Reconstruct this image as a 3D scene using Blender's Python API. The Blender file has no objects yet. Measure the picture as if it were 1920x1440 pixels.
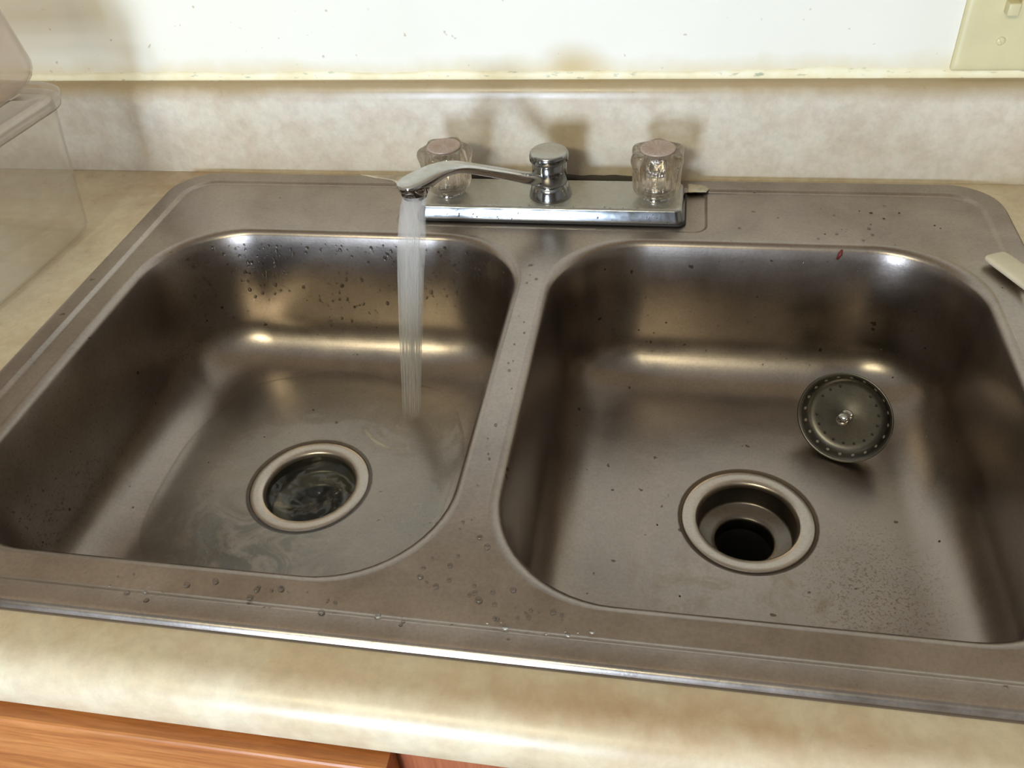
import bpy, bmesh, math, random
from mathutils import Vector, Matrix, noise
from mathutils.bvhtree import BVHTree
random.seed(7)
C = bpy.context.scene.collection
SC = bpy.context.scene
PI = math.pi

# ------------------------------------------------------------------ camera
cam = bpy.data.cameras.new('camera'); co = bpy.data.objects.new('camera', cam); C.objects.link(co)
R = Matrix(((0.98409362, -0.05570575, 0.16869087),
            (0.16395988, 0.65034229, -0.74173585),
            (-0.06838786, 0.75759605, 0.64913121)))
co.matrix_world = Matrix.Translation((0.117, -0.5362, 0.4313)) @ R.to_4x4()
cam.sensor_width = 36.0; cam.lens = 1636.4 / 1920 * 36.0
cam.clip_start = 0.01; cam.clip_end = 50
SC.camera = co
# ------------------------------------------------------------------ world, lights, exposure
w = bpy.data.worlds.new('world'); SC.world = w; w.use_nodes = True
w.node_tree.nodes['Background'].inputs[0].default_value = (1, 0.9, 0.78, 1)
w.node_tree.nodes['Background'].inputs[1].default_value = 0.05
SC.view_settings.view_transform = 'Standard'; SC.view_settings.look = 'None'
SC.view_settings.gamma = 1.0; SC.view_settings.use_curve_mapping = False
SC.view_settings.exposure = 0.0
SC.cycles.transparent_max_bounces = 24
SC.cycles.volume_bounces = 6

def area(name, loc, target, sx, sy, power, color):
    l = bpy.data.lights.new(name, 'AREA'); l.shape = 'RECTANGLE'; l.size = sx; l.size_y = sy
    l.energy = power; l.color = color
    o = bpy.data.objects.new(name, l); C.objects.link(o); o.location = loc
    d = Vector(target) - Vector(loc)
    o.rotation_euler = d.to_track_quat('-Z', 'Y').to_euler()
    return o
# daylight through the glazed opening behind and to the left of the photographer
area('window_daylight', (-0.62, -2.86, -0.02), (-0.3, 0.0, -0.02), 0.50, 0.85, 96, (0.64, 0.785, 1.0))
# the kitchen's warm ceiling fixture
area('ceiling_lamp_light', (-0.50, -2.05, 1.44), (-0.1, -0.6, 0.0), 0.90, 0.30, 35, (1.0, 0.91, 0.60))

# ------------------------------------------------------------------ node helpers
def mat(name):
    m = bpy.data.materials.new(name); m.use_nodes = True
    nt = m.node_tree; nt.nodes.clear()
    out = nt.nodes.new('ShaderNodeOutputMaterial')
    return m, nt, out
def N(nt, t, **k):
    n = nt.nodes.new(t)
    for a, b in k.items():
        if a.startswith('i_'):
            n.inputs[a[2:].replace('_', ' ')].default_value = b
        else: setattr(n, a, b)
    return n
def L(nt, a, b): nt.links.new(a, b)
def coords(nt, scale=(1, 1, 1), loc=(0, 0, 0), rot=(0, 0, 0)):
    tc = N(nt, 'ShaderNodeTexCoord'); mp = N(nt, 'ShaderNodeMapping')
    mp.inputs['Scale'].default_value = scale; mp.inputs['Location'].default_value = loc; mp.inputs['Rotation'].default_value = rot
    L(nt, tc.outputs['Object'], mp.inputs['Vector'])
    return mp.outputs[0]
def noise_t(nt, vec, scale, detail=4, rough=.55, dist=0):
    n = N(nt, 'ShaderNodeTexNoise'); n.inputs['Scale'].default_value = scale; n.inputs['Detail'].default_value = detail
    n.inputs['Roughness'].default_value = rough; n.inputs['Distortion'].default_value = dist
    L(nt, vec, n.inputs['Vector']); return n.outputs['Fac']
def ramp(nt, fac, stops, interp='LINEAR'):
    r = N(nt, 'ShaderNodeValToRGB'); cr = r.color_ramp; cr.interpolation = interp
    while len(cr.elements) < len(stops): cr.elements.new(0.5)
    for e, (p, c) in zip(cr.elements, stops):
        e.position = p; e.color = (c, c, c, 1) if isinstance(c, (int, float)) else (*c, 1)
    L(nt, fac, r.inputs[0]); return r.outputs[0]
def mixc(nt, fac, a, b, mode='MIX'):
    m = N(nt, 'ShaderNodeMix', data_type='RGBA', blend_type=mode)
    for s, v in ((m.inputs[0], fac), (m.inputs[6], a), (m.inputs[7], b)):
        if isinstance(v, (int, float)): s.default_value = v
        elif isinstance(v, tuple): s.default_value = (*v, 1)
        else: L(nt, v, s)
    return m.outputs[2]
def math_n(nt, op, a, b=0.0, c=0.0, clamp=False):
    m = N(nt, 'ShaderNodeMath', operation=op, use_clamp=clamp)
    for i, v in enumerate((a, b, c)):
        if isinstance(v, (int, float)): m.inputs[i].default_value = v
        else: L(nt, v, m.inputs[i])
    return m.outputs[0]
def bump(nt, h, strength=.3, dist=.001):
    b = N(nt, 'ShaderNodeBump'); b.inputs['Strength'].default_value = strength; b.inputs['Distance'].default_value = dist
    L(nt, h, b.inputs['Height']); return b.outputs[0]
def principled(nt, out, color=(.8, .8, .8), rough=.5, metal=0, normal=None, **k):
    p = N(nt, 'ShaderNodeBsdfPrincipled')
    for nm, v in (('Base Color', color), ('Roughness', rough), ('Metallic', metal)):
        if isinstance(v, (int, float)): p.inputs[nm].default_value = v
        elif isinstance(v, tuple): p.inputs[nm].default_value = (*v, 1)
        else: L(nt, v, p.inputs[nm])
    if normal is not None: L(nt, normal, p.inputs['Normal'])
    for a, b in k.items(): p.inputs[a.replace('_', ' ')].default_value = b
    L(nt, p.outputs[0], out.inputs['Surface']); return p
def blob(nt, center, radii, soft=1.0):
    """soft ellipsoid mask (1 inside, 0 outside) in object space, for stains with a shape of their own"""
    tc = N(nt, 'ShaderNodeTexCoord')
    s = N(nt, 'ShaderNodeVectorMath', operation='SUBTRACT'); L(nt, tc.outputs['Object'], s.inputs[0]); s.inputs[1].default_value = center
    d = N(nt, 'ShaderNodeVectorMath', operation='DIVIDE'); L(nt, s.outputs[0], d.inputs[0]); d.inputs[1].default_value = radii
    ln = N(nt, 'ShaderNodeVectorMath', operation='LENGTH'); L(nt, d.outputs[0], ln.inputs[0])
    return ramp(nt, ln.outputs['Value'], [(0.0, 1.0), (min(.999, soft), 0.0)], 'EASE')
def zcoord(nt, axis=2):
    tc = N(nt, 'ShaderNodeTexCoord'); s = N(nt, 'ShaderNodeSeparateXYZ'); L(nt, tc.outputs['Object'], s.inputs[0]); return s.outputs[axis]

# ------------------------------------------------------------------ materials
def m_laminate(name, top=False):
    m, nt, out = mat(name)
    v = coords(nt)
    a = noise_t(nt, v, 9, 6, .6, .6); b = noise_t(nt, v, 38, 5, .65, .3); c = noise_t(nt, v, 130, 4, .7)
    base = ramp(nt, a, [(.30, (.58, .50, .385)), (.5, (.695, .62, .50)), (.70, (.74, .69, .61))])
    pink = ramp(nt, b, [(.40, (.60, .475, .36)), (.60, (.72, .655, .53))])
    col = mixc(nt, .42, base, pink)
    fine = ramp(nt, c, [(.35, .80), (.6, 1.0)])
    col = mixc(nt, .5, col, fine, 'MULTIPLY')
    if top:
        x = zcoord(nt, 0)
        tan = ramp(nt, noise_t(nt, v, 5, 5, .6), [(.35, (.98, .90, .71)), (.65, (1.0, .98, .87))])
        col = mixc(nt, .75, col, tan, 'MULTIPLY')
        y = zcoord(nt, 1)
        brown = mixc(nt, 1.0, blob(nt, (-.40, .25, 0), (.13, .10, .2)), ramp(nt, b, [(.3, 1.0), (.7, .35)]), 'MULTIPLY')
        col = mixc(nt, brown, col, (.38, .235, .13))
        st = mixc(nt, 1.0, blob(nt, (.12, -.30, 0), (.22, .025, .05)), ramp(nt, b, [(.3, 1.0), (.7, .3)]), 'MULTIPLY')
        col = mixc(nt, st, col, (.47, .31, .17))
    else:
        z = zcoord(nt, 2)
        zz = math_n(nt, 'ADD', z, math_n(nt, 'MULTIPLY', noise_t(nt, v, 30, 4), .012))
        gr = ramp(nt, zz, [(.086, 0.0), (.1015, .85)])
        col = mixc(nt, gr, col, (.37, .265, .13))
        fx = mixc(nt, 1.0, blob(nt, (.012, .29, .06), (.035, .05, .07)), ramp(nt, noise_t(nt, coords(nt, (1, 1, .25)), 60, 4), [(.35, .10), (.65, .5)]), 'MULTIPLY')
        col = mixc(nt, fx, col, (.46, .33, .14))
    n = bump(nt, c, .12, .0006)
    principled(nt, out, col, ramp(nt, b, [(.3, .26), (.7, .38)]), 0, n)
    return m
M = {}
M['lam_top'] = m_laminate('laminate counter', True)
M['lam_back'] = m_laminate('laminate backsplash', False)

def m_wall():
    m, nt, out = mat('painted wall')
    v = coords(nt)
    a = noise_t(nt, v, 4, 4); 
    col = ramp(nt, a, [(.3, (.81, .775, .66)), (.7, (.87, .84, .745))])
    sp = noise_t(nt, v, 95, 2, .5)
    spots = ramp(nt, sp, [(.70, 0.0), (.74, .6)])
    col = mixc(nt, spots, col, (.45, .33, .18))
    # yellow tide mark low on the wall
    z = zcoord(nt, 2)
    zz = math_n(nt, 'ADD', z, math_n(nt, 'MULTIPLY', noise_t(nt, v, 22, 5), .03))
    y = ramp(nt, zz, [(.118, .75), (.136, 0.0)])
    col = mixc(nt, y, col, (.72, .60, .36))
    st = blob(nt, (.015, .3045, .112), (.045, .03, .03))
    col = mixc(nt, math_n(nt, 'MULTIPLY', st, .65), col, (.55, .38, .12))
    principled(nt, out, col, .55, 0, bump(nt, noise_t(nt, v, 160, 3), .15, .001))
    return m
M['wall'] = m_wall()
def simple(name, color, rough=.5, metal=0, var=.12, vscale=25, bs=.1, **k):
    m, nt, out = mat(name); v = coords(nt)
    n = noise_t(nt, v, vscale, 5)
    lo = tuple(c * (1 - var) for c in color); hi = tuple(min(1, c * (1 + var)) for c in color)
    col = ramp(nt, n, [(.3, lo), (.7, hi)])
    principled(nt, out, col, rough, metal, bump(nt, noise_t(nt, v, vscale * 8, 3), bs, .0005), **k)
    return m
def m_caulk():
    m, nt, out = mat('old caulk'); v = coords(nt)
    a = noise_t(nt, v, 35, 5)
    col = ramp(nt, a, [(.3, (.80, .70, .44)), (.55, (.88, .81, .58)), (.75, (.88, .85, .70))])
    g = noise_t(nt, coords(nt, (1, 1, 4)), 60, 4)
    col = mixc(nt, ramp(nt, g, [(.60, 0.0), (.70, .8)]), col, (.30, .36, .24))
    principled(nt, out, col, .5, 0, bump(nt, a, .4, .001)); return m
M['caulk'] = m_caulk()

def m_steel(name, bowl=False, base=(.405, .355, .315), r=(.26, .38), specks=0.0):
    m, nt, out = mat(name)
    v = coords(nt)
    br = noise_t(nt, coords(nt, (1.5, 60, 60)), 14, 3, .6)       # horizontal grain
    mot = noise_t(nt, v, 13, 6, .65, .4)
    fine = noise_t(nt, v, 420, 2, .6)
    dark = tuple(c * .80 for c in base); lite = tuple(min(1, c * 1.14) for c in base)
    col = ramp(nt, mot, [(.30, dark), (.55, base), (.75, lite)])
    col = mixc(nt, .35, col, ramp(nt, fine, [(.35, .72), (.6, 1.0)]), 'MULTIPLY')
    rough = ramp(nt, mot, [(.3, r[0]), (.7, r[1])])
    if bowl:
        # brown mineral speckle on the floor of the right bowl
        msk = blob(nt, (.285, -.10, -.14), (.10, .13, .03))
        sp = ramp(nt, noise_t(nt, v, 420, 3, .75), [(.50, 0.0), (.62, .8)])
        col = mixc(nt, mixc(nt, 1.0, msk, sp, 'MULTIPLY'), col, (.16, .115, .065))
        msk2 = blob(nt, (.20, -.13, -.14), (.19, .11, .03))
        st = ramp(nt, noise_t(nt, v, 30, 5, .7, .8), [(.50, 0.0), (.66, .6)])
        col = mixc(nt, mixc(nt, 1.0, msk2, st, 'MULTIPLY'), col, (.21, .155, .085))
        # grey film in the left bowl
        msk3 = blob(nt, (-.23, -.12, -.14), (.13, .11, .03))
        st3 = ramp(nt, noise_t(nt, v, 24, 5, .65, 1.6), [(.40, 0.0), (.56, .9)])
        col = mixc(nt, mixc(nt, 1.0, msk3, st3, 'MULTIPLY'), col, (.165, .15, .13))
        sp2 = ramp(nt, noise_t(nt, v, 90, 2, .5), [(.735, 0.0), (.76, .8)])
        col = mixc(nt, sp2, col, (.08, .06, .045))
    else:
        sp2 = ramp(nt, noise_t(nt, v, 75, 3, .6), [(.70, 0.0), (.74, .8)])
        col = mixc(nt, sp2, col, (.13, .10, .05))
    h = math_n(nt, 'ADD', math_n(nt, 'MULTIPLY', br, .5), math_n(nt, 'MULTIPLY', fine, .5))
    principled(nt, out, col, rough, 1.0, bump(nt, h, .16, .0004))
    return m
M['steel_deck'] = m_steel('stainless deck', False)
M['steel_bowl'] = m_steel('stainless bowl', True, (.365, .315, .275), (.27, .36))
M['steel_drain'] = m_steel('stainless drain flange', False, (.52, .46, .40), (.26, .36))
M['steel_strainer'] = m_steel('stainless strainer', False, (.17, .16, .145), (.34, .46))
M['steel_cup_shaded'] = m_steel('steel cup with painted shade', False, (.20, .175, .15), (.28, .40))  # darker than the flange: dark reflections inside the drain put into the colour
M['groove'] = simple('grime in groove', (.10, .07, .045), .7)
M['dark_pipe'] = simple('dark tailpipe', (.035, .03, .026), .5, .3)
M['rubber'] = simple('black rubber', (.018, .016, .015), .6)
M['shaded_grime'] = simple('dark putty', (.05, .04, .028), .8)  # shade and grime behind the faucet plate, put into one dark colour

def m_chrome(name, base=(.80, .80, .80), dirt=.5, ro=.07):
    m, nt, out = mat(name); v = coords(nt)
    d = noise_t(nt, v, 55, 6, .7); 
    f = ramp(nt, d, [(.36, 0.0), (.66, dirt)])
    geo = N(nt, 'ShaderNodeNewGeometry'); s = N(nt, 'ShaderNodeSeparateXYZ'); L(nt, geo.outputs['Normal'], s.inputs[0])
    up = ramp(nt, s.outputs[2], [(.55, 0.0), (.9, 1.0)])            # lime scale settles on the flat tops
    film = mixc(nt, 1.0, up, ramp(nt, d, [(.30, .45), (.65, .95)]), 'MULTIPLY')
    p = N(nt, 'ShaderNodeBsdfPrincipled'); p.inputs['Metallic'].default_value = 1
    L(nt, mixc(nt, f, base, tuple(c * .62 for c in base)), p.inputs['Base Color'])
    L(nt, ramp(nt, d, [(.35, ro), (.7, ro + .12)]), p.inputs['Roughness'])
    q = N(nt, 'ShaderNodeBsdfPrincipled'); q.inputs['Metallic'].default_value = .55
    q.inputs['Base Color'].default_value = (.46, .44, .38, 1); q.inputs['Roughness'].default_value = .42
    mx = N(nt, 'ShaderNodeMixShader'); L(nt, film, mx.inputs[0]); L(nt, p.outputs[0], mx.inputs[1]); L(nt, q.outputs[0], mx.inputs[2])
    L(nt, mx.outputs[0], out.inputs['Surface']); return m
M['chrome'] = m_chrome('chrome', (.40, .41, .42), .6, .10)
M['chrome_clean'] = m_chrome('polished chrome', (.72, .72, .73), .25, .04)

def m_acrylic():
    m, nt, out = mat('clear acrylic')
    g = N(nt, 'ShaderNodeBsdfGlass'); g.inputs['IOR'].default_value = 1.42; g.inputs['Roughness'].default_value = .04
    g.inputs['Color'].default_value = (1.0, .975, .94, 1)
    t = N(nt, 'ShaderNodeBsdfTransparent'); t.inputs['Color'].default_value = (.96, .93, .88, 1)
    mx = N(nt, 'ShaderNodeMixShader'); mx.inputs[0].default_value = .32
    L(nt, g.outputs[0], mx.inputs[1]); L(nt, t.outputs[0], mx.inputs[2]); L(nt, mx.outputs[0], out.inputs['Surface']); return m
M['acrylic'] = m_acrylic()
def m_button():
    m, nt, out = mat('rosy frosted button')
    p = principled(nt, out, (.62, .47, .40), .22, 0, None); p.inputs['Transmission Weight'].default_value = .35; return m
M['button'] = m_button()

def veil(name, tint, veil_col, fac, ior=1.35, rough=.08, nscale=None, bstr=.3, bdist=.002, gl=1.0):
    """thin clear sheet: what lies behind, a little scatter, and a Fresnel sheen"""
    m, nt, out = mat(name)
    t = N(nt, 'ShaderNodeBsdfTransparent'); t.inputs['Color'].default_value = (*tint, 1)
    d = N(nt, 'ShaderNodeBsdfDiffuse'); d.inputs['Color'].default_value = (*veil_col, 1)
    tl = N(nt, 'ShaderNodeBsdfTranslucent'); tl.inputs['Color'].default_value = (*veil_col, 1)
    dm = N(nt, 'ShaderNodeMixShader'); dm.inputs[0].default_value = .5; L(nt, d.outputs[0], dm.inputs[1]); L(nt, tl.outputs[0], dm.inputs[2])
    a = N(nt, 'ShaderNodeMixShader'); a.inputs[0].default_value = fac; L(nt, t.outputs[0], a.inputs[1]); L(nt, dm.outputs[0], a.inputs[2])
    g = N(nt, 'ShaderNodeBsdfGlossy'); g.inputs['Roughness'].default_value = rough
    fr = N(nt, 'ShaderNodeFresnel'); geo = N(nt, 'ShaderNodeNewGeometry')
    L(nt, math_n(nt, 'ADD', math_n(nt, 'MULTIPLY', geo.outputs['Backfacing'], 1 / ior - ior), ior), fr.inputs['IOR'])
    if nscale:
        nb = bump(nt, noise_t(nt, coords(nt), nscale, 4, .55, .6), bstr, bdist)
        L(nt, nb, g.inputs['Normal']); L(nt, nb, fr.inputs['Normal'])
    b = N(nt, 'ShaderNodeMixShader'); L(nt, math_n(nt, 'MULTIPLY', fr.outputs[0], gl), b.inputs[0]); L(nt, a.outputs[0], b.inputs[1]); L(nt, g.outputs[0], b.inputs[2])
    L(nt, b.outputs[0], out.inputs['Surface']); return m
M['plastic_clear'] = veil('clear cloudy plastic', (.99, .985, .97), (.80, .74, .66), .075, 1.45, .09)
M['plastic_rosy'] = veil('rosy cloudy plastic', (.96, .94, .92), (.80, .69, .61), .20, 1.40, .16)
M['plastic_rim'] = veil('cloudy plastic rim', (.95, .93, .91), (.78, .72, .66), .30, 1.45, .12)
M['water_film'] = veil('water film', (.93, .93, .91), (.35, .34, .30), .05, 1.33, .04, 38, .42, .002, 1.5)
M['drain_water'] = veil('churning drain water', (.62, .64, .60), (.32, .33, .29), .13, 1.33, .05, 90, .5, .002, 2.0)
def m_drop():
    m, nt, out = mat('water drop')
    g = N(nt, 'ShaderNodeBsdfGlass'); g.inputs['IOR'].default_value = 1.36; g.inputs['Roughness'].default_value = .01; g.inputs['Color'].default_value = (.80, .80, .80, 1)
    t = N(nt, 'ShaderNodeBsdfTransparent')
    mx = N(nt, 'ShaderNodeMixShader'); mx.inputs[0].default_value = .12
    L(nt, g.outputs[0], mx.inputs[1]); L(nt, t.outputs[0], mx.inputs[2]); L(nt, mx.outputs[0], out.inputs['Surface']); return m
M['drop'] = m_drop()
M['strand'] = veil('falling water', (.97, .97, .97), (.86, .86, .88), .36, 1.2, .1)
def m_streamvol():
    m, nt, out = mat('aerated water')
    n = noise_t(nt, coords(nt, (1, 1, .06)), 330, 3, .6)
    dens = ramp(nt, n, [(.30, 0.25), (.70, 1.0)])
    sc = N(nt, 'ShaderNodeVolumeScatter'); sc.inputs['Color'].default_value = (.93, .93, .95, 1)
    fall = ramp(nt, math_n(nt, 'MULTIPLY', zcoord(nt, 2), 5.0), [(0.0, .12), (.55, 1.0)])
    L(nt, math_n(nt, 'MULTIPLY', math_n(nt, 'MULTIPLY', dens, fall), 85.0), sc.inputs['Density'])
    L(nt, sc.outputs[0], out.inputs['Volume']); return m
M['stream'] = m_streamvol()

def m_wood(name, a, b, c, ax=0):
    m, nt, out = mat(name)
    sc = [30, 30, 30]; sc[ax] = 2.0
    v = coords(nt, tuple(sc))
    n = noise_t(nt, v, 3.2, 6, .65, .4); n2 = noise_t(nt, v, 14, 4, .7)
    col = ramp(nt, n, [(.30, a), (.5, b), (.68, c)])
    col = mixc(nt, .5, col, ramp(nt, n2, [(.35, .60), (.55, 1.0)]), 'MULTIPLY')
    principled(nt, out, col, .38, 0, bump(nt, n2, .25, .0005)); return m
M['oak'] = m_wood('orange oak', (.29, .085, .018), (.46, .165, .042), (.58, .245, .075))
M['oak_red'] = m_wood('red brown wood', (.24, .065, .025), (.34, .10, .04), (.40, .13, .055), 2)
M['oak_pale'] = m_wood('pale brown oak', (.62, .46, .31), (.74, .57, .39), (.82, .66, .47), 2)
M['almond'] = simple('almond plastic', (.66, .585, .34), .38, 0, .05, 30, .05)
M['cream'] = simple('cream plastic', (.66, .60, .46), .45, 0, .10, 40, .15)
M['red_bit'] = simple('dark red scrap', (.16, .02, .02), .5)
M['crumb'] = simple('dark crumb', (.05, .035, .02), .7)
M['painted_hole_light'] = simple('tan painted as lit steel', (.30, .27, .23), .5)  # tan painted as lit steel showing behind the side holes
M['smear'] = simple('dry sealant', (.56, .50, .38), .6, 0, .3, 60)
M['ceiling'] = simple('ceiling paint', (.50, .47, .42), .9)
M['room_wall'] = simple('far wall paint', (.30, .27, .23), .9)
M['floor'] = simple('floor vinyl', (.22, .17, .12), .6)
M['white_frame'] = simple('white frame', (.75, .75, .73), .5)
M['diffuser'] = simple('lamp diffuser', (.85, .85, .8), .5)

# ------------------------------------------------------------------ mesh helpers
def link(name, bm, m, parent=None, smooth=True, recalc=True, loc=None):
    if recalc: bmesh.ops.recalc_face_normals(bm, faces=bm.faces)
    me = bpy.data.meshes.new(name); bm.to_mesh(me); bm.free()
    if m is not None: me.materials.append(m)
    if smooth:
        for p in me.polygons: p.use_smooth = True
    o = bpy.data.objects.new(name, me); C.objects.link(o)
    if parent is not None: o.parent = parent
    if loc: o.location = loc
    return o
def tag(o, label=None, cat=None, group=None, kind=None):
    if label: o['label'] = label
    if cat: o['category'] = cat
    if group: o['group'] = group
    if kind: o['kind'] = kind
    return o
def empty(name, loc=(0, 0, 0), rz=0):
    o = bpy.data.objects.new(name, None); C.objects.link(o); o.location = loc; o.rotation_euler = (0, 0, rz)
    o.empty_display_size = .02; return o
def box(bm, x0, x1, y0, y1, z0, z1):
    vs = [bm.verts.new((x, y, z)) for x in (x0, x1) for y in (y0, y1) for z in (z0, z1)]
    for f in ((0, 1, 3, 2), (4, 6, 7, 5), (0, 4, 5, 1), (2, 3, 7, 6), (0, 2, 6, 4), (1, 5, 7, 3)):
        bm.faces.new([vs[i] for i in f])
def bevbox(x0, x1, y0, y1, z0, z1, r, seg=3):
    bm = bmesh.new(); box(bm, x0, x1, y0, y1, z0, z1)
    bmesh.ops.bevel(bm, geom=bm.edges[:], offset=r, segments=seg, affect='EDGES', profile=.5)
    return bm
def rings(bm, loops, close=True, cap0=False, cap1=False):
    rs = [[bm.verts.new(p) for p in lp] for lp in loops]
    for a, b in zip(rs, rs[1:]):
        n = len(a)
        for i in range(n if close else n - 1):
            j = (i + 1) % n; bm.faces.new((a[i], a[j], b[j], b[i]))
    if cap0: bm.faces.new(rs[0][::-1])
    if cap1: bm.faces.new(rs[-1])
    return rs
def circ(r, z, n=64, cx=0, cy=0): return [(cx + r * math.cos(2 * PI * i / n), cy + r * math.sin(2 * PI * i / n), z) for i in range(n)]
def lathe(prof, n=64, cap0=False, cap1=False, bm=None, cx=0, cy=0):
    bm = bm or bmesh.new(); rings(bm, [circ(r, z, n, cx, cy) for r, z in prof], True, cap0, cap1); return bm
NC, NS = 14, 10
def rrect(hx, hy, r, cx=0, cy=0, z=0):
    """rounded rectangle loop, same number of points on every call, counter-clockwise from +x side"""
    pts = []
    cs = [(hx - r, hy - r, 0), (-(hx - r), hy - r, PI / 2), (-(hx - r), -(hy - r), PI), (hx - r, -(hy - r), 1.5 * PI)]
    for k in range(4):
        ox, oy, a0 = cs[k]; px, py, _ = cs[(k + 1) % 4]
        for i in range(NC + 1):
            a = a0 + (PI / 2) * i / NC
            pts.append((cx + ox + r * math.cos(a), cy + oy + r * math.sin(a), z))
        a = a0 + PI / 2
        e = (ox + r * math.cos(a), oy + r * math.sin(a)); s = (px + r * math.cos(a), py + r * math.sin(a))
        for i in range(1, NS):
            t = i / NS; pts.append((cx + e[0] + (s[0] - e[0]) * t, cy + e[1] + (s[1] - e[1]) * t, z))
    return pts
def tube(bm, pts, rad, n=8, caps=True):
    P = [Vector(p) for p in pts]; up = Vector((0, 0, 1)); loops = []
    for i, p in enumerate(P):
        d = (P[min(i + 1, len(P) - 1)] - P[max(i - 1, 0)]).normalized()
        s = d.cross(up) if abs(d.z) < .95 else d.cross(Vector((1, 0, 0)))
        s.normalize(); u = s.cross(d).normalized(); r = rad[i] if isinstance(rad, (list, tuple)) else rad
        loops.append([tuple(p + s * r * math.cos(2 * PI * k / n) + u * r * math.sin(2 * PI * k / n)) for k in range(n)])
    rings(bm, loops, True, caps, caps)

# ------------------------------------------------------------------ the room
def plane_box(name, x0, x1, y0, y1, z0, z1, m):
    bm = bmesh.new(); box(bm, x0, x1, y0, y1, z0, z1); return tag(link(name, bm, m, smooth=False), kind='structure')
RX0, RX1, RY0, RZ0, RZ1, WY = -2.2, 2.0, -2.95, -.91, 1.53, .3045
plane_box('wall_back', RX0, RX1, WY, WY + .1, RZ0, RZ1, M['wall'])
plane_box('floor', RX0, RX1, RY0, WY + .1, RZ0 - .1, RZ0, M['floor'])
plane_box('ceiling', RX0, RX1, RY0, WY + .1, RZ1, RZ1 + .1, M['ceiling'])
plane_box('wall_left', RX0 - .1, RX0, RY0, WY + .1, RZ0, RZ1, M['room_wall'])
plane_box('wall_right', RX1, RX1 + .1, RY0, WY + .1, RZ0, RZ1, M['room_wall'])
plane_box('wall_front', RX0, RX1, RY0 - .1, RY0, RZ0, RZ1, M['room_wall'])
bm = bmesh.new()
for a in ((-.92, -.87, -.50, .46), (-.37, -.32, -.50, .46), (-.92, -.32, -.50, -.45), (-.92, -.32, .41, .46)):
    box(bm, a[0], a[1], RY0, RY0 + .07, a[2], a[3])
tag(link('window_1', bm, M['white_frame'], smooth=False), kind='structure')
# ceiling fixture (body only, the light hangs just below it)
t = empty('ceiling_lamp', (-.5, -2.05, 1.53)); tag(t, 'flat rectangular ceiling lamp on the kitchen ceiling behind the viewer', 'lamp')
link('lamp_housing', bevbox(-.33, .33, -.18, .18, -.06, 0, .01), M['white_frame'], t)

# old caulk bead along the joint of wall and backsplash
bm = bmesh.new(); nseg = 420; lo = []; 
for i in range(nseg + 1):
    x = -1.0 + 2.0 * i / nseg
    h = .0075 + .0030 * noise.noise((x * 14, 3.1, 0)) + .0012 * noise.noise((x * 90, 1.7, 0))
    if x > .18: h += .004 * max(0, noise.noise((x * 10, 8.0, 0)) + .2)
    h = max(.003, h)
    lo.append([(x, WY + .0004, .0984 + h), (x, WY - .0003, .0984 + h * .97), (x, WY - .0008, .0984 + h * .55), (x, WY - .0022, .0990), (x, WY - .0030, .0984), (x, WY+.0004, .0984)])
rings(bm, lo, True, True, True)
tag(link('trim_1', bm, M['caulk']), kind='structure')

# ------------------------------------------------------------------ countertop + backsplash
BSY = .2876
top = empty('countertop', (0, 0, 0)); tag(top, 'cream and tan mottled laminate kitchen countertop with rounded front edge around the steel sink', 'countertop')
prof = [(-.3165, -.0385)]
for i in range(5):
    a = PI + PI / 2 * i / 4 ; 
prof = [(-.309, -.038), (-.3165, -.038), (-.3193, -.0368), (-.3205, -.034)]
for i in range(13):
    a = PI - (PI / 2) * i / 12
    prof.append((-.2985 + .022 * math.cos(a), -.022 + .022 * math.sin(a)))
prof += [(-.290, 0), (-.266, 0), (.266, 0), (BSY + .014, 0), (BSY + .014, -.034), (.266, -.034), (-.266, -.034), (-.309, -.034)]
xs = [-1.45, -.405, .405, 1.25]
bm = bmesh.new()
G = [[bm.verts.new((x, y, z)) for (y, z) in prof] for x in xs]
n = len(prof); it = [i for i, p in enumerate(prof) if p == (-.266, 0)][0]; ib = [i for i, p in enumerate(prof) if p == (.266, -.034)][0]
for s in range(3):
    for i in range(n):
        if s == 1 and i in (it, ib): continue
        j = (i + 1) % n; bm.faces.new((G[s][i], G[s][j], G[s + 1][j], G[s + 1][i]))
for g, s in ((G[0], 1), (G[3], -1)): bm.faces.new(g[::s])
q = lambda g, i: G[g][i]
for g in (1, 2): bm.faces.new((q(g, it), q(g, it + 1), q(g, ib), q(g, ib + 1)))
bm.faces.new((q(1, it), q(2, it), q(2, ib + 1), q(1, ib + 1))); bm.faces.new((q(1, it + 1), q(2, it + 1), q(2, ib), q(1, ib)))
o = link('worktop', bm, M['lam_top'], top)
o.modifiers.new('edge', 'EDGE_SPLIT').split_angle = math.radians(40)
bp = [(BSY, 0.0002), (BSY, .083), (BSY + .0008, .0895), (BSY + .0026, .0942), (BSY + .0055, .0973), (BSY + .009, .0984), (WY - .0003, .0984), (WY - .0003, 0.0002)]
bm = bmesh.new(); rings(bm, [[(x, y, z) for y, z in bp] for x in (-1.45, 1.25)], True, True, True)
o = link('backsplash', bm, M['lam_back'], top); o['label'] = 'upright laminate backsplash with grimy rounded top'
o.modifiers.new('edge', 'EDGE_SPLIT').split_angle = math.radians(50)

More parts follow.
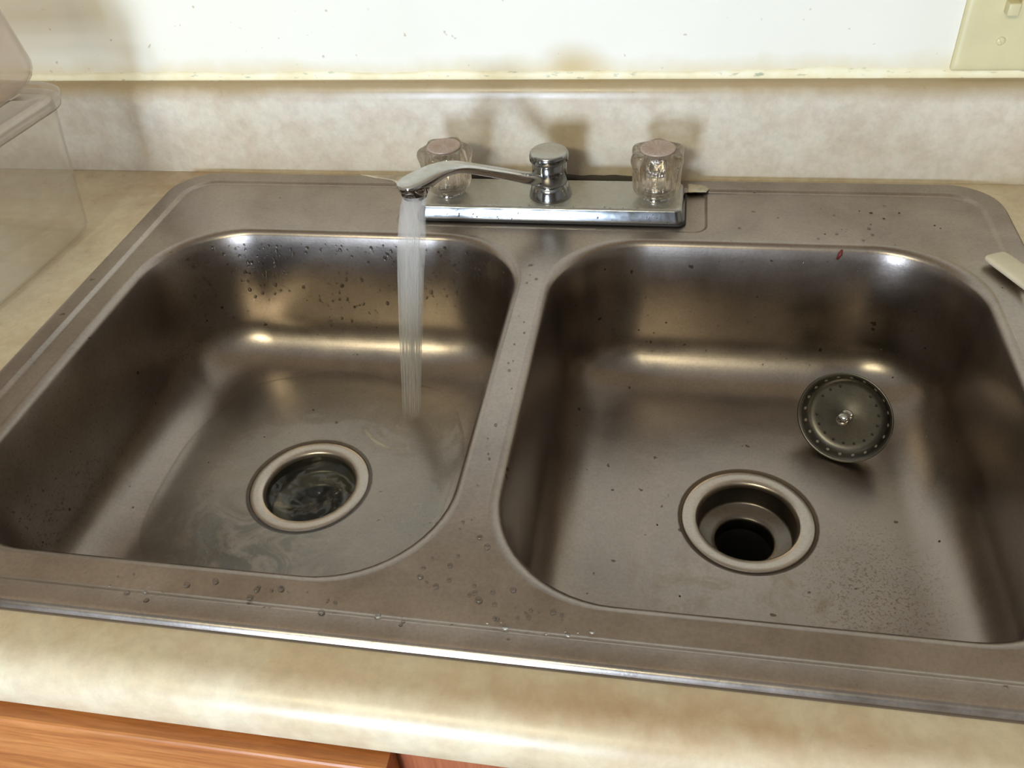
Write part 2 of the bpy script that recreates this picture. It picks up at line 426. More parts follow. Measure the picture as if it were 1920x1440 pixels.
# cabinet below
cab = empty('base_cabinet', (0, 0, 0)); tag(cab, 'orange oak base cabinet under the countertop front edge', 'cabinet')
bm = bmesh.new()
bx = lambda *a: box(bm, *a)
bx(-1.45, 1.25, -.312, -.294, -.10, -.0388); bx(-1.45, -1.40, -.312, -.294, -.83, -.10); bx(1.20, 1.25, -.312, -.294, -.83, -.10)
bx(-.035, .035, -.312, -.294, -.83, -.10); bx(-1.45, 1.25, -.312, -.294, -.87, -.83)
link('face_frame', bm, M['oak_red'], cab, smooth=False)['label'] = 'red brown face frame'
def front(x0, x1, z0, z1, name):
    bm = bmesh.new(); lo = []
    for ins, y in ((0, -.3123), (0, -.3260), (.0006, -.3273), (.0018, -.3282), (.0035, -.3285)):
        lo.append([(x0 + ins, y, z0 + ins), (x1 - ins, y, z0 + ins), (x1 - ins, y, z1 - ins), (x0 + ins, y, z1 - ins)])
    rings(bm, lo, True, True, True); return link(name, bm, M['oak'], cab, smooth=False)
front(-.64, -.0222, -.185, -.0420, 'drawer_front'); front(.068, .64, -.185, -.0420, 'drawer_front')
front(-.64, -.031, -.82, -.20, 'door'); front(.068, .64, -.82, -.20, 'door')

# unseen oak wall cabinet, added above the sink for its warm reflection in the steel
wc = empty('added_wall_cabinet', (0, 0, 0)); tag(wc, 'unseen oak wall cabinet added above the sink for its warm reflection', 'cabinet')
bm = bmesh.new(); box(bm, -1.3, 1.2, .000, WY - .0005, .50, 1.28); link('carcass', bm, M['oak_pale'], wc, smooth=False)
for k in range(5):
    link('door', bevbox(-1.29 + k * .496, -.806 + k * .496, -.019, -.0005, .51, 1.27, .004), M['oak_pale'], wc, smooth=False)

# ------------------------------------------------------------------ sink
sink = empty('kitchen_sink', (0, 0, 0)); tag(sink, 'double bowl brushed stainless steel drop-in sink set in the countertop', 'sink')
ZD = .0015
XO, YO, RC = .419, .2795, .046
bowls = {'left': -.19425, 'right': .19425}; BY = -.0345; HX, HY, RB = .1804, .2001, .078
bm = bmesh.new()
op = [(0.0, .0002), (.0006, .0016), (.0013, .0030), (.0021, .0041), (.0032, .0048), (.0048, .0051), (.0075, .0050), (.0115, .0047), (.0175, .0041), (.0186, .0037), (.0205, .0022), (.0216, ZD + .0002), (.0226, ZD), (.0236, ZD)]
rs = rings(bm, [rrect(XO - i, YO - i, RC - i * .7, 0, 0, z) for i, z in op])
edges = [bm.edges.get((rs[-1][i], rs[-1][(i + 1) % len(rs[-1])])) for i in range(len(rs[-1]))]
def hole(loops):
    r = rings(bm, loops)
    return [bm.edges.get((r[0][i], r[0][(i + 1) % len(r[0])])) for i in range(len(r[0]))], r
for cx in bowls.values():
    e, r = hole([rrect(HX + d, HY + d, RB + d, cx, BY, z) for d, z in ((.0075, ZD), (.0060, ZD), (.0045, ZD))])
    edges += e
# shallow faucet panel
e, r = hole([rrect(.1515 - d, .0405 - d * 1, .013 - d * .5, 0, .2220, z) for d, z in ((0, ZD), (.0006, ZD), (.0018, ZD - .0009), (.0030, ZD - .0014), (.0036, ZD - .0014))])
edges += e
bm.faces.new(r[-1])
res = bmesh.ops.triangle_fill(bm, use_beauty=True, use_dissolve=False, edges=edges)
for f in bm.faces:
    if f.normal.z == 0: f.normal_update()
o = link('deck', bm, M['steel_deck'], sink); o['label'] = 'raised rim and flat faucet ledge'
wn = o.modifiers.new('wn', 'WEIGHTED_NORMAL'); wn.keep_sharp = False; wn.weight = 50
bm = bmesh.new(); rings(bm, [rrect(XO + a, YO + a, RC + a, 0, 0, z) for a, z in ((-.004, .0001), (.0006, .0001), (.0010, .0004), (.0005, .0009), (-.001, .0010))])
link('grime_seam', bm, M['groove'], sink)['label'] = 'dark grime line around the rim edge'

FZ = -.1400
def bowl_prof():
    pr = [(.0045, ZD, 0)]
    for i in range(1, 7):                                   # convex lip
        a = (PI / 2 - .30) * i / 6
        pr.append((.0045 - .0075 * math.sin(a), ZD - .0085 * (1 - math.cos(a)), 0))
    d0, z0, _ = pr[-1]
    RF = .046; zc = FZ + RF; d1 = -.0115
    for i in range(1, 11): t = i / 10; pr.append((d0 + (d1 - d0) * (.35 * t + .65 * (1 - (1 - t) ** 3)), z0 + (zc - z0) * t, t * .4))
    for i in range(1, 15):
        a = PI / 2 * i / 14
        pr.append((d1 - RF * (1 - math.cos(a)), zc - RF * math.sin(a), .4 + .6 * i / 14))
    return pr
DR = .0575
bvhs = {}
for key, cx in bowls.items():
    bm = bmesh.new(); loops = []
    for d, z, t in bowl_prof():
        rad = (RB + .0045) * (1 - t) + .050 * t
        loops.append(rrect(HX + d, HY + d, rad, cx, BY, z))
    last = loops[-1]; dcx, dcy = cx, -.0350
    for k in range(1, 9):
        t = k / 8; lp = []
        for (x, y, z) in last:
            a = math.atan2(y - dcy, x - dcx)
            lp.append((x + (dcx + DR * math.cos(a) - x) * t, y + (dcy + DR * math.sin(a) - y) * t, FZ - .0030 * t ** 1.5))
        loops.append(lp)
    rings(bm, loops)
    # outside skin so that the bowl has thickness
    bmesh.ops.recalc_face_normals(bm, faces=bm.faces); bm.normal_update()
    bvhs[key] = BVHTree.FromBMesh(bm)
    for f in bm.faces: f.normal_update()
    o = link('bowl', bm, M['steel_bowl'], sink)
    # make the inside face upward
    me = o.data
    if me.polygons[-1].normal.z < 0: me.flip_normals()
    OFFS = -1
    sm = o.modifiers.new('sheet', 'SOLIDIFY'); sm.thickness = .0009; sm.offset = OFFS; sm.use_rim = False
    o['label'] = 'deep %s bowl' % key
    dr = link('drain_flange', lathe([(DR - .0026, FZ - .0045), (DR - .0030, FZ - .0034), (DR - .0040, FZ - .0029), (.0500, FZ - .0030),
              (.0470, FZ - .0032), (.0432, FZ - .0036), (.0420, FZ - .0045), (.0413, FZ - .0065), (.0410, FZ - .0085)], 96), M['steel_drain'], sink, loc=(dcx, dcy, 0))
    link('cup', lathe([(.0410, FZ - .0084), (.0402, FZ - .0250), (.0396, FZ - .0266), (.0385, FZ - .0275),
              (.0290, FZ - .0290), (.0258, FZ - .0300), (.0246, FZ - .0312), (.0240, FZ - .0335), (.0238, FZ - .046)], 96), M['steel_cup_shaded'], dr)
    link('groove', lathe([(DR + .0004, FZ - .0027), (DR + .0001, FZ - .0031), (DR - .0006, FZ - .0040), (DR - .0028, FZ - .0042), (DR - .0034, FZ - .0036)], 96), M['groove'], dr)['label'] = 'dark grime line around the flange'
    link('tailpipe', lathe([(.0238, FZ - .044), (.0225, FZ - .048), (.0215, FZ - .12)], 48, False, True), M['dark_pipe'], dr)['label'] = 'dark open pipe'

# ------------------------------------------------------------------ faucet
fa = empty('faucet', (0, .2230, ZD)); tag(fa, 'two handle chrome kitchen faucet with swivel spout on the back ledge of the sink', 'faucet')
FY = .2230
def lk(name, bm, m, parent, loc=(0, 0, 0)): return link(name, bm, m, parent, loc=loc)
z0 = -.0013
# base plate, local z starts at the ledge
bm = bmesh.new()
pl = [(0, z0 + .0002), (0, .0018), (.0004, .0034), (.0024, .0122), (.0042, .0134), (.0052, .0141), (.0062, .0144), (.02, .0144)]
rings(bm, [rrect(.1300 - i, .0320 - i, .0085 - i * .3 if i < .01 else .002, 0, 0, z) for i, z in pl], True, True, True)
o = lk('base_plate', bm, M['chrome'], fa, (0, .0025, 0))
wn = o.modifiers.new('wn', 'WEIGHTED_NORMAL'); wn.keep_sharp = False
bm = bmesh.new(); rings(bm, [rrect(.1312 - i, .0332 - i, .009, 0, 0, z) for i, z in ((.0, z0 + .0001), (0, .0012), (.002, .0014))], True, True, True)  # black edge added for the line of shade and grime round the plate
lk('shade_gasket', bm, M['rubber'], fa, (0, .0025, 0))['label'] = 'black edge under the plate, added for its shade and grime'
PT = .0144
# centre post
po = lk('post', lathe([(.0203, PT - .0002), (.0206, PT + .0012), (.0202, PT + .0028), (.0186, PT + .0085), (.0170, PT + .0125), (.0158, PT + .0134),
      (.0160, PT + .0138), (.0166, PT + .0146), (.0166, PT + .0345), (.0160, PT + .0352), (.0160, PT + .0360), (.0180, PT + .0368), (.0187, PT + .0380), (.0187, PT + .0420), (.0180, PT + .0446), (.0166, PT + .0458), (.0140, PT + .0462), (.004, PT + .0464)], 64, True, True), M['chrome'], fa)
# spout: lofted along the swivel direction
S = Vector((-.66969, -.74264, 0)); T = Vector((.74264, -.66969, 0))
prof_s = [(-.004, .0330, .0225, .0070), (.012, .0420, .0300, .0070), (.030, .0503, .0385, .0070), (.050, .0608, .0500, .0070), (.070, .0710, .0610, .0072), (.088, .0802, .0705, .0075), (.100, .0856, .0765, .0083),
          (.110, .0886, .0803, .0093), (.120, .0903, .0815, .0103), (.130, .0908, .0800, .0113), (.140, .0903, .0775, .0120), (.149, .0893, .0788, .0124), (.156, .0884, .0790, .0112), (.161, .0875, .0795, .0088), (.1635, .0862, .0805, .0050)]
bm = bmesh.new(); lo = []
def cat(ps, n=4):
    out = []
    for i in range(len(ps) - 1):
        p0 = ps[max(i - 1, 0)]; p1 = ps[i]; p2 = ps[i + 1]; p3 = ps[min(i + 2, len(ps) - 1)]
        for k in range(n):
            t = k / n
            out.append(tuple(.5 * ((2 * b) + (-a + c) * t + (2 * a - 5 * b + 4 * c - d) * t * t + (-a + 3 * b - 3 * c + d) * t ** 3) for a, b, c, d in zip(p0, p1, p2, p3)))
    out.append(ps[-1]); return out
for s, zt, zb, hw in cat(prof_s):
    h = (zt - zb) / 2; zc = (zt + zb) / 2 - ZD; ring = []
    for k in range(28):
        a = 2 * PI * k / 28; ca, sa = math.cos(a), math.sin(a)
        ex = .42 if sa > 0 else .5
        u = math.copysign(abs(ca) ** ex, ca) * hw; v = math.copysign(abs(sa) ** .6, sa) * h
        if sa < 0: u *= .9
        p = S * s + T * u; ring.append((p.x, p.y, zc + v))
    lo.append(ring)
rings(bm, lo, True, True, True)
sp = lk('spout', bm, M['chrome_clean'], fa); sp['label'] = 'low arched chrome swivel spout'
o = lk('aerator', lathe([(.0110, .0865 - ZD), (.0121, .0860 - ZD), (.0124, .0850 - ZD), (.0124, .0768 - ZD), (.0119, .0758 - ZD), (.0108, .0754 - ZD), (.0106, .0726 - ZD), (.0098, .0720 - ZD), (.0092, .0728 - ZD), (.003, .0732 - ZD)], 48, True, True), M['chrome_clean'], sp, tuple(S * .1500))
# acrylic handles
def knob(x, rot):
    h = lk('handle', None or handle_mesh(), M['acrylic'], fa, (x, 0, PT)); h.rotation_euler = (0, 0, rot)
    h['label'] = 'clear fluted acrylic knob'
    lk('collar', lathe([(.0150, -.0003), (.0152, .0010), (.0140, .0042), (.0120, .0068), (.0095, .0076)], 48, True, True), M['chrome_clean'], h)['label'] = 'chrome collar'
    lk('stem', lathe([(.0095, .0074), (.0112, .0090), (.0118, .0120), (.0105, .0170), (.0060, .0215), (.0052, .030), (.0052, .036)], 40, True, True), M['chrome_clean'], h)['label'] = 'chrome stem seen through the knob'
    bm = bmesh.new(); lo = []
    for r, z in ((.0162, .0478), (.0164, .0492), (.0156, .0500), (.0140, .0499), (.0100, .0495), (.0060, .0493), (.0020, .0495)):
        ring = []
        for k in range(96):
            a = 2 * PI * k / 96; am = .00045 if .003 < r < .0145 else 0
            ring.append((r * math.cos(a), r * math.sin(a), z + am * math.cos(16 * a)))
        lo.append(ring)
    rings(bm, lo, True, True, True)
    lk('knob_cap', bm, M['button'], h)['label'] = 'rosy index button with a starburst'
def handle_mesh():
    bm = bmesh.new(); n = 120; lo = []
    # outer skin from bottom to top, then down the fluted socket
    for r, z, a6, fl in ((.0192, .0062, 0, .0), (.0210, .0078, .01, .5), (.0222, .0120, .02, 1.6), (.0228, .0220, .03, 1.6), (.0231, .0300, .045, 1.4), (.0236, .0350, .075, .4), (.0242, .0385, .10, 0), (.0243, .0420, .115, 0), (.0236, .0452, .115, 0),
                         (.0222, .0474, .10, 0), (.0200, .0484, .07, 0), (.0174, .0486, .03, 0), (.0166, .0480, 0, 0)):
        lo.append([((r * (1 + a6 * math.cos(6 * t)) + fl * .0004 * math.cos(24 * t)) * math.cos(t), (r * (1 + a6 * math.cos(6 * t)) + fl * .0004 * math.cos(24 * t)) * math.sin(t), z) for t in [2 * PI * k / n for k in range(n)]])
    lo.append([(.001 * math.cos(2 * PI * k / n), .001 * math.sin(2 * PI * k / n), .0478) for k in range(n)])
    a = rings(bm, lo, True, False, True)
    li = []
    for r, z, fl in ((.0185, .0062, 0), (.0145, .0062, 1), (.0142, .012, 1.5), (.0138, .030, 1.5), (.0125, .0365, .8), (.008, .0385, 0)):
        li.append([((r + fl * .0006 * math.cos(20 * t)) * math.cos(t), (r + fl * .0006 * math.cos(20 * t)) * math.sin(t), z) for t in [2 * PI * k / n for k in range(n)]])
    rings(bm, li, True, False, True)
    bmesh.ops.remove_doubles(bm, verts=bm.verts[:], dist=1e-6)
    return bm
knob(-.1016, .25); knob(.1016, .52)

# dark strip for shade and grime, and sealant smears, behind the faucet
bm = bmesh.new(); lo = []
for i in range(61):
    x = -.118 + .236 * i / 60; r = .0030 + .0008 * noise.noise((x * 60, 0, 0))
    lo.append([(x, .2735 + r * 1.3 * math.cos(a), .0056 + r * math.sin(a) * 1.6) for a in [2 * PI * k / 10 for k in range(10)]])
rings(bm, lo, True, True, True)
tag(link('shaded_grime_strip', bm, M['shaded_grime']), 'dark strip standing for shade and grime between the faucet plate and the backsplash', 'sealant')
def smear(name, pts, z, label):
    bm = bmesh.new(); c = Vector((sum(p[0] for p in pts) / len(pts), sum(p[1] for p in pts) / len(pts)))
    out = []
    m_ = 6
    for i, p in enumerate(pts):
        q_ = pts[(i + 1) % len(pts)]
        for k in range(m_):
            t = k / m_; x = p[0] + (q_[0] - p[0]) * t; y = p[1] + (q_[1] - p[1]) * t
            j = .0014 * noise.noise((x * 300, y * 300, 5)); out.append((x + j, y + j))
    lo = [[(x, y, z) for x, y in out], [(c.x + (x - c.x) * .93, c.y + (y - c.y) * .93, z + .0009) for x, y in out], [(c.x + (x - c.x) * .5, c.y + (y - c.y) * .5, z + .0016 + .0004 * noise.noise((x * 200, y * 200, 1))) for x, y in out], [(c.x + (x - c.x) * .1, c.y + (y - c.y) * .1, z + .0014) for x, y in out]]
    rings(bm, lo, True, True, True)
    tag(link(name, bm, M['smear']), label, 'sealant')
smear('sealant_smear', [(-.218, .2780), (-.150, .2800), (-.136, .262), (-.138, .246), (-.152, .2500), (-.176, .266)], .0043, 'beige dried sealant flake beside the left end of the faucet plate')
smear('sealant_smear', [(.1315, .2700), (.146, .268), (.153, .262), (.150, .254), (.1315, .253)], .0040, 'pale dried sealant lump beside the right end of the faucet plate')

# ------------------------------------------------------------------ strainer basket
nrm = Vector((-.50, -.99, .46)).normalized()
st = empty('strainer_basket', (.2745, .0535, -.1020)); tag(st, 'round steel sink strainer tilted against the back of the right bowl', 'strainer')
st.rotation_mode = 'QUATERNION'; st.rotation_quaternion = nrm.to_track_quat('Z', 'Y')
bm = bmesh.new(); n = 144
pr = [(.0385, -.0012), (.0402, -.0006), (.0405, .0004), (.0398, .0010), (.0384, .0006), (.0368, -.0018), (.0352, -.0050), (.0340, -.0072), (.0322, -.0090), (.0300, -.0098), (.0278, -.0100), (.0262, -.0100), (.0180, -.0098), (.0090, -.0092), (.0060, -.0086), (.0030, -.0084)]
rs = rings(bm, [circ(r, z, n) for r, z in pr], True, False, True)
bm.faces.ensure_lookup_table()
o = link('strainer_plate', bm, M['steel_strainer'], st); o.modifiers.new('s', 'SOLIDIFY').thickness = .0006
bm = bmesh.new()
for k in range(18):
    if k in (4, 5, 9): continue
    a = 2 * PI * k / 18; lathe([(.0014, -.0108), (.0014, -.01005), (.0012, -.0098), (.0002, -.00985)], 10, True, True, bm, .0262 * math.cos(a), .0262 * math.sin(a))
o = link('dark_hole_discs', bm, M['rubber'], st); o['kind'] = 'stuff'  # dark discs laid on the plate; the darkness of open holes is painted
bm = bmesh.new()
for k in range(20):
    a = 2 * PI * (k + .5) / 20; bmesh.ops.create_cone(bm, cap_ends=True, segments=10, radius1=.0014, radius2=.0014, depth=.0007,
        matrix=Matrix.Rotation(a, 4, 'Z') @ Matrix.Translation((.0352, 0, -.0049)) @ Matrix.Rotation(math.radians(-61), 4, 'Y'))
o = link('tan_hole_discs', bm, M['painted_hole_light'], st, smooth=False); o['kind'] = 'stuff'; o['label'] = 'tan discs painted as light seen through holes of the sloping side'
link('rubber_stopper', lathe([(.0315, -.0112), (.0325, -.0125), (.0325, -.0150), (.030, -.0165), (.010, -.0168)], 64, True, True), M['rubber'], st)
link('basket', lathe([(.0270, -.0163), (.0262, -.0185), (.0235, -.0205), (.0190, -.0215), (.0100, -.0218)], 64, True, True), M['steel_strainer'], st)
link('knob', lathe([(.0052, -.0088), (.0056, -.0080), (.0046, -.0072), (.0026, -.0064), (.0024, -.0010), (.0034, .0004), (.0052, .0022), (.0058, .0044), (.0050, .0066), (.0030, .0080), (.0008, .0083)], 40, True, True), M['chrome_clean'], st)

# ------------------------------------------------------------------ wall switch plate
sw = empty('switch_plate', (.3935, WY, .1325)); tag(sw, 'almond wall switch plate at right above the backsplash', 'switch plate')
bm = bmesh.new(); lo = []
hw, z0_, z1_ = .0352, -.0272, .0872
for ins, y in ((0, -.0001), (0, -.0026), (.0008, -.0040), (.0026, -.0050), (.006, -.0054), (.012, -.0055)):
    lo.append([(x, y, zz + (z0_ + z1_) / 2) for x, zz, _ in rrect(hw - ins, (z1_ - z0_) / 2 - ins, max(.0008, .003 - ins * .3))])
rings(bm, lo, True, True, True)
link('plate', bm, M['almond'], sw)
def screw(z):
    bm = bmesh.new()
    # pan head in two halves with a real slot between them
    for s in (-1, 1):
        lo = []
        for r, y in ((.0037, -.0054), (.0037, -.0060), (.0030, -.0066), (.0016, -.0069)):
            pts = []
            for k in range(17):
                a = PI * k / 16; x_, z_ = r * math.cos(a), max(.00045, r * math.sin(a)) * s
                ca, sa = math.cos(-.95), math.sin(-.95); pts.append((x_ * ca - z_ * sa, y, x_ * sa + z_ * ca))
            lo.append(pts)
        rings(bm, lo, True, True, True)
    o = link('screw', bm, M['almond'], sw, loc=(0, 0, z)); o['label'] = 'slotted screw'
screw(0); screw(.0600)
link('toggle', bevbox(-.0048, .0048, -.0170, -.0050, .0245, .0350, .0012), M['almond'], sw)

# ------------------------------------------------------------------ plastic containers
def container(name, loc, rz, hx, hy, h, rc, taper, m, rimw, rb, th=.0012):
    t = empty(name, loc, rz)
    bm = bmesh.new()
    def outer(off):
        lo = []
        for i in range(7):
            a = PI / 2 * i / 6
            ins = rb * (1 - math.sin(a)); z = rb * (1 - math.cos(a))
            lo.append((hx - ins - off, hy - ins - off, max(.004, rc - ins * .5 - off), z + off))
        for k in range(1, 7):
            tt = k / 6; lo.append((hx + taper * tt - off, hy + taper * tt - off, rc - off, rb + (h - rb) * tt))
        return lo
    O = outer(0); I = outer(th)[::-1]
    I[0] = (I[0][0], I[0][1], I[0][2], h)
    rings(bm, [rrect(a, b, r, 0, 0, z) for a, b, r, z in O] + [rrect(a, b, r, 0, 0, z) for a, b, r, z in I], True, True, True)
    link('body', bm, m, t)
    if rimw:
        bm = bmesh.new(); X, Y = hx + taper, hy + taper
        rings(bm, [rrect(X + a, Y + a, rc + a, 0, 0, z) for a, z in ((.0003, h - .004), (rimw, h - .0045), (rimw + .001, h - .006), (rimw + .0018, h - .003), (rimw + .001, h), (rimw * .4, h + .0006), (.0003, h))])
        link('rim', bm, M['plastic_rim'], t)
    return t
LC = container('storage_container', (-.5735, .035, .0003), math.radians(-5), .1030, .1450, .136, .032, .011, M['plastic_clear'], .004, .014)
tag(LC, 'clear cloudy plastic storage container standing on the counter left of the sink', 'container')
bm = bmesh.new(); X, Y = .114, .156
rings(bm, [rrect(X + a, Y + a, .034 + a, 0, 0, z) for a, z in ((.0075, .1375), (.0085, .1380), (.0085, .1405), (.0070, .1420), (-.002, .1425), (-.006, .1405), (-.05, .1400))], True, False, True)
link('lid', bm, M['plastic_rim'], LC)['label'] = 'thin cloudy lid with raised lip'
UC = container('plastic_box', (-.571, .075, .1426), 0, .1060, .1280, .13, .045, -.012, M['plastic_rosy'], 0, .022)
tag(UC, 'rosy cloudy plastic box with rounded corners stacked on top of the other container', 'container')

# ------------------------------------------------------------------ cream utensil handle on the right rim
ut = empty('utensil', (.3872, .1478, .0046), math.atan2(-.9, .435)); tag(ut, 'cream flat utensil lying across the right rim of the sink', 'utensil')
bm = bmesh.new(); lo = []
for x, hw_, h_ in ((-.0012, .0070, .0020), (0, .0092, .0036), (.002, .0102, .0050), (.008, .0108, .0058), (.05, .0112, .0060), (.12, .0105, .0060), (.17, .0095, .0055), (.172, .0080, .003)):
    ring = []
    for k in range(20):
        a = 2 * PI * k / 20; ca, sa = math.cos(a), math.sin(a)
        ring.append((x, math.copysign(abs(ca) ** .5, ca) * hw_, .0030 + math.copysign(abs(sa) ** .6, sa) * h_ * .5))
    lo.append(ring)
rings(bm, lo, True, True, True)
link('handle', bm, M['cream'], ut)
bm = bmesh.new(); lo = []
for x, hw_, h_ in ((.168, .009, .004), (.18, .010, .003), (.20, .028, .0022), (.25, .032, .0018), (.27, .028, .0015)):
    lo.append([(x, math.copysign(abs(math.cos(a)) ** .5, math.cos(a)) * hw_, .003 + math.sin(a) * h_ * .5) for a in [2 * PI * k / 20 for k in range(20)]])
rings(bm, lo, True, True, True); link('blade', bm, M['cream'], ut)

# ------------------------------------------------------------------ water
outlet = Vector((0, FY, 0)) + S * .1500; outlet.z = .0722
land = Vector((-.1215, .0600, FZ + .0008))
def stream_pt(t, off=(0, 0)):
    # ballistic fall: horizontal travel grows with the root of the drop
    z = outlet.z + (land.z - outlet.z) * t; k = .35 * math.sqrt(t) + .65 * t
    return Vector((outlet.x + (land.x - outlet.x) * k + off[0], outlet.y + (land.y - outlet.y) * k + off[1], z))
ws = empty('water_stream', tuple(land)); tag(ws, 'column of white aerated water falling from the spout into the left bowl', 'water stream')
bm = bmesh.new(); lo = []
for i in range(41):
    t = i / 40; p = stream_pt(t) - land; r = .0110 + .0030 * min(1, t * 5) - .0050 * t
    lo.append([(p.x + r * (1 + .06 * noise.noise((math.cos(2 * PI * k / 32) * 2, math.sin(2 * PI * k / 32) * 2, t * 4))) * math.cos(2 * PI * k / 32), p.y + r * math.sin(2 * PI * k / 32), p.z) for k in range(32)])
rings(bm, lo, True, True, True)
link('aerated_core', bm, M['stream'], ws)
bm = bmesh.new()
for j in range(60):
    a = random.uniform(0, 2 * PI); rr = math.sqrt(random.random())
    t0 = random.uniform(0, .55); t1 = min(1, t0 + random.uniform(.25, .9)); pts = []; rad = []
    rw = random.uniform(.0002, .0005)
    for i in range(15):
        t = t0 + (t1 - t0) * i / 14; R_ = (.0110 + .0030 * min(1, t * 5) - .0050 * t) * .96 * rr
        aa = a + .25 * noise.noise((j * 3.3, t * 3, 0)); p = stream_pt(t, (R_ * math.cos(aa), R_ * math.sin(aa))) - land
        pts.append(p); rad.append(rw * (.2 + .8 * math.sin(PI * i / 14)) )
    tube(bm, pts, rad, 6)
tag(link('water_strands', bm, M['strand'], ws), kind='stuff')

# thin rippling sheet on the left bowl floor
cx = bowls['left']; bm = bmesh.new(); nr, na = 46, 150; lo = []
def floor_z(x, y):
    h = bvhs['left'].ray_cast(Vector((x, y, -.01)), Vector((0, 0, -1)))[0]
    return h.z if h else FZ
cen = Vector((land.x, land.y))
for i in range(nr + 1):
    ring = []
    for k in range(na):
        a = 2 * PI * k / na
        x1, y1 = cx + .135 * math.copysign(abs(math.cos(a)) ** .7, math.cos(a)), BY + .152 * math.copysign(abs(math.sin(a)) ** .7, math.sin(a))
        w_ = 1 + .10 * noise.noise((math.cos(a) * 2.2, math.sin(a) * 2.2, 4))
        x1 = cx + (x1 - cx) * w_; y1 = BY + (y1 - BY) * w_
        # from the drain's edge outwards
        xd, yd = cx + .0545 * math.cos(a), -.035 + .0545 * math.sin(a)
        t = i / nr; x, y = xd + (x1 - xd) * t, yd + (y1 - yd) * t
        dl = (Vector((x, y)) - cen).length
        hgt = .0008 + .0004 * noise.noise((x * 40, y * 40, 0)) + .00010 * noise.noise((x * 110, y * 110, 3))
        if dl > .045: hgt += .0017 * math.exp(-((dl - .047) / .0035) ** 2) * (1 + noise.noise((x * 40, y * 40, 9)))
        else: hgt *= .5
        hgt += .0003 * math.sin(dl * 520) * math.exp(-dl * 22)
        hgt = max(.00025, hgt)
        if i == nr: hgt = .00005
        base = floor_z(x, y) if (Vector((x - cx, y + .035)).length > DR + .001) else FZ - .0028
        ring.append((x, y, base + hgt))
    lo.append(ring)
rings(bm, lo)
o = link('water_sheet', bm, M['water_film'], None)
tag(o, 'thin rippling sheet of water spreading over the left bowl floor', 'water')
# water swirling in the left drain
bm = bmesh.new(); lo = []
for i in range(26):
    r = .0398 * (1 - i / 26) + .0006; ring = []
    for k in range(90):
        a = 2 * PI * k / 90
        z = FZ - .0150 - .010 * math.exp(-(r / .014) ** 2) + .0020 * math.sin(3 * a + r * 260) * (r / .04) + .0012 * noise.noise((math.cos(a) * r * 160, math.sin(a) * r * 160, 2))
        ring.append((cx + r * math.cos(a), -.035 + r * math.sin(a), z))
    lo.append(ring)
rings(bm, lo, True, False, True)
tag(link('drain_water', bm, M['drain_water'], None), 'swirling water standing in the left drain opening', 'water')

# droplets clinging to the steel
def on_deck(x, y, m_=.009):
    if abs(x) > XO - .012 or abs(y) > YO - .008: return False
    for c_ in bowls.values():
        dx, dy = abs(x - c_) - (HX - RB), abs(y - BY) - (HY - RB)
        sd = math.hypot(max(dx, 0), max(dy, 0)) + min(max(dx, dy), 0) - RB
        if sd < m_: return False
    return True
def drops(name, items, label):
    if 'rim' in label: items = [i_ for i_ in items if i_[0].z > .01 or on_deck(i_[0].x, i_[0].y)]
    bm = bmesh.new()
    for p, nn, r, st_ in items:
        nn = nn.normalized(); t1 = nn.orthogonal().normalized()
        dn = Vector((0, 0, -1)); t2 = dn - nn * dn.dot(nn)
        t2 = t2.normalized() if t2.length > .2 else nn.cross(t1).normalized()
        t1 = t2.cross(nn).normalized()
        lo = []
        for q_, h in ((1, -.05), (1.0, .25), (.84, .52), (.5, .70), (.12, .76)):
            lo.append([tuple(p + (t1 * math.cos(a) + t2 * math.sin(a) * st_) * r * q_ + nn * (r * h)) for a in [2 * PI * k / 9 for k in range(9)]])
        rings(bm, lo, True, True, True)
    return tag(link(name, bm, M['drop']), label, 'water drops', kind='stuff')
def cast(key, o_, d_):
    h = bvhs[key].ray_cast(Vector(o_), Vector(d_).normalized())
    if h[0] is None: return None
    nn = h[1]
    if nn.dot(Vector(d_)) > 0: nn = -nn
    return h[0], nn
it_ = []
for i in range(330):                                        # back wall of the left bowl
    x = random.uniform(-.355, -.03); z = -.010 - abs(random.gauss(0, .045))
    if z < -.11: continue
    h = cast('left', (x, 0, z), (0, 1, 0))
    if h: it_.append((h[0], h[1], random.choice((.0007, .0009, .0011, .0014, .0018)) * random.uniform(.8, 1.1), random.uniform(1, 1.5)))
drops('water_drops', it_, 'water drops beaded on the back wall of the left bowl')
it_ = []
for i in range(800):
    y = random.uniform(-.20, .14); z = random.uniform(-.115, -.010)
    h = cast('left', (cx, y, z), (-1, 0, 0))
    if h: it_.append((h[0], h[1], random.uniform(.0004, .0009), 1.1))
drops('water_drops', it_, 'fine spray of drops on the left side wall of the left bowl')
it_ = []
up = Vector((0, 0, 1))
def deck_z(y): return ZD if y > -.2545 else .0039
for i in range(34):
    x, y = random.gauss(.012, .030), random.uniform(-.250, -.165)
    if abs(x) > .008 + max(0, (-.16 - y)) ** 1.15 * 2.6: continue
    it_.append((Vector((x, y, deck_z(y))), up, random.uniform(.0008, .0022), random.uniform(.8, 1.2)))
for i in range(60):
    x, y = random.uniform(-.22, .10), random.uniform(-.274, -.243)
    it_.append((Vector((x, y, ZD if y > -.2545 else .0038)), up, random.choice((.0005, .0008, .0013, .002)), random.uniform(.8, 1.3)))
for i in range(18): it_.append((Vector((random.uniform(-.006, .006), random.uniform(-.16, .16), ZD)), up, random.uniform(.0006, .0014), 1))
for i in range(10): it_.append((Vector((random.uniform(-.12, .125), random.uniform(.1965, .2), ZD + .0146)), up, random.uniform(.0005, .001), 1))
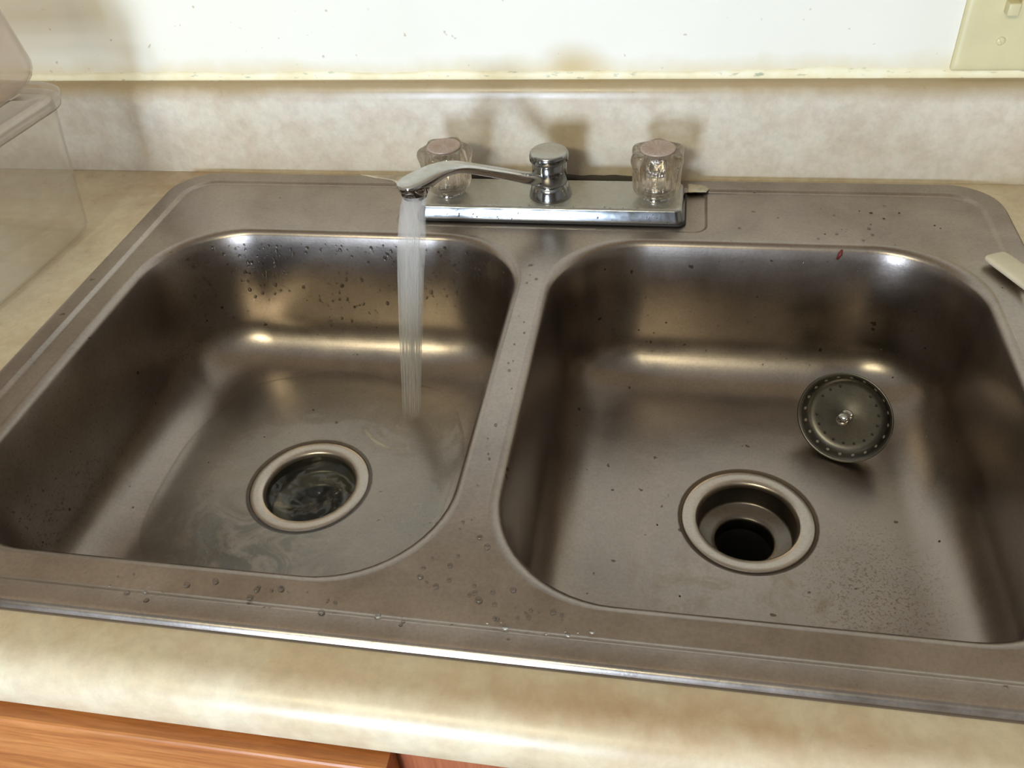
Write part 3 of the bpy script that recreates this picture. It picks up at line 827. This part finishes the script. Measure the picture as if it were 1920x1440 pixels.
for i in range(12): it_.append((Vector((random.uniform(.16, .33), random.uniform(.176, .24), ZD)), up, random.uniform(.0006, .0016), 1.2))
drops('water_drops', it_, 'scattered drops on the rim and divider of the sink')
it_ = []
for i in range(70):
    x = random.uniform(.06, .34); z = -.012 - random.random() * .115
    h = cast('right', (x, 0, z), (0, 1, 0))
    if h: it_.append((h[0], h[1], random.uniform(.0004, .0010), 1.1))
drops('water_drops', it_, 'few small drops on the back wall of the right bowl')
it_ = []
for i in range(26): it_.append((Vector((random.uniform(-.115, .12), .1935 - .0004, ZD + random.uniform(.002, .011))), Vector((0, -1, 0)), random.uniform(.0004, .0009), 1.1))
drops('water_drops', it_, 'small drops on the chrome front edge of the faucet plate')

# scraps
h = cast('right', (.266, 0, -.006), (0, 1, 0))
bm = bmesh.new(); p = h[0]; 
tube(bm, [p + Vector((.0018, 0, .0055)), p + Vector((.0006, -.0014, .0015)), p + Vector((-.0012, -.0016, -.0035))], [.0008, .0020, .0010], 8)
tag(link('food_scrap', bm, M['red_bit']), 'tiny dark red food scrap on the back lip of the right bowl', 'crumb')
bm = bmesh.new()
spots = []
for (x, z) in ((.118, -.083), (.092, -.093), (.100, -.106), (.104, -.106), (.128, -.110), (.137, -.107), (.318, -.100), (.33, -.12), (.20, -.05)):
    h = cast('right', (x, 0, z), (0, 1, 0)); spots.append((h[0], h[1], random.uniform(.0006, .0012)))
for (x, y) in ((.232, -.200), (.305, -.165), (.325, -.175), (.318, -.19), (.12, -.05), (.10, -.14), (.14, -.12), (.34, -.05)):
    h = cast('right', (x, y, -.05), (0, 0, -1)); spots.append((h[0], h[1], random.uniform(.0008, .0018)))
for (x, y) in ((-.30, -.02), (-.26, .02), (-.29, -.16)):
    h = cast('left', (x, y, -.05), (0, 0, -1)); spots.append((h[0], h[1], random.uniform(.0007, .0012)))
for (x, y) in ((.352, .205), (.356, .200), (.300, .225), (.325, .226), (.31, .215), (.255, .185), (.386, .108), (.29, .228)): spots.append((Vector((x, y, ZD)), up, random.uniform(.0007, .0016)))
for p, nn, r in spots:
    m4 = Matrix.Translation(p) @ nn.to_track_quat('Z', 'Y').to_matrix().to_4x4() @ Matrix.Rotation(random.uniform(0, 3), 4, 'Z') @ Matrix.Diagonal((r * random.uniform(.8, 1.6), r, r * .5, 1))
    bmesh.ops.create_icosphere(bm, subdivisions=1, radius=1, matrix=m4)
tag(link('crumbs', bm, M['crumb']), 'dark crumbs and grit scattered over the steel sink', 'crumbs', kind='stuff')
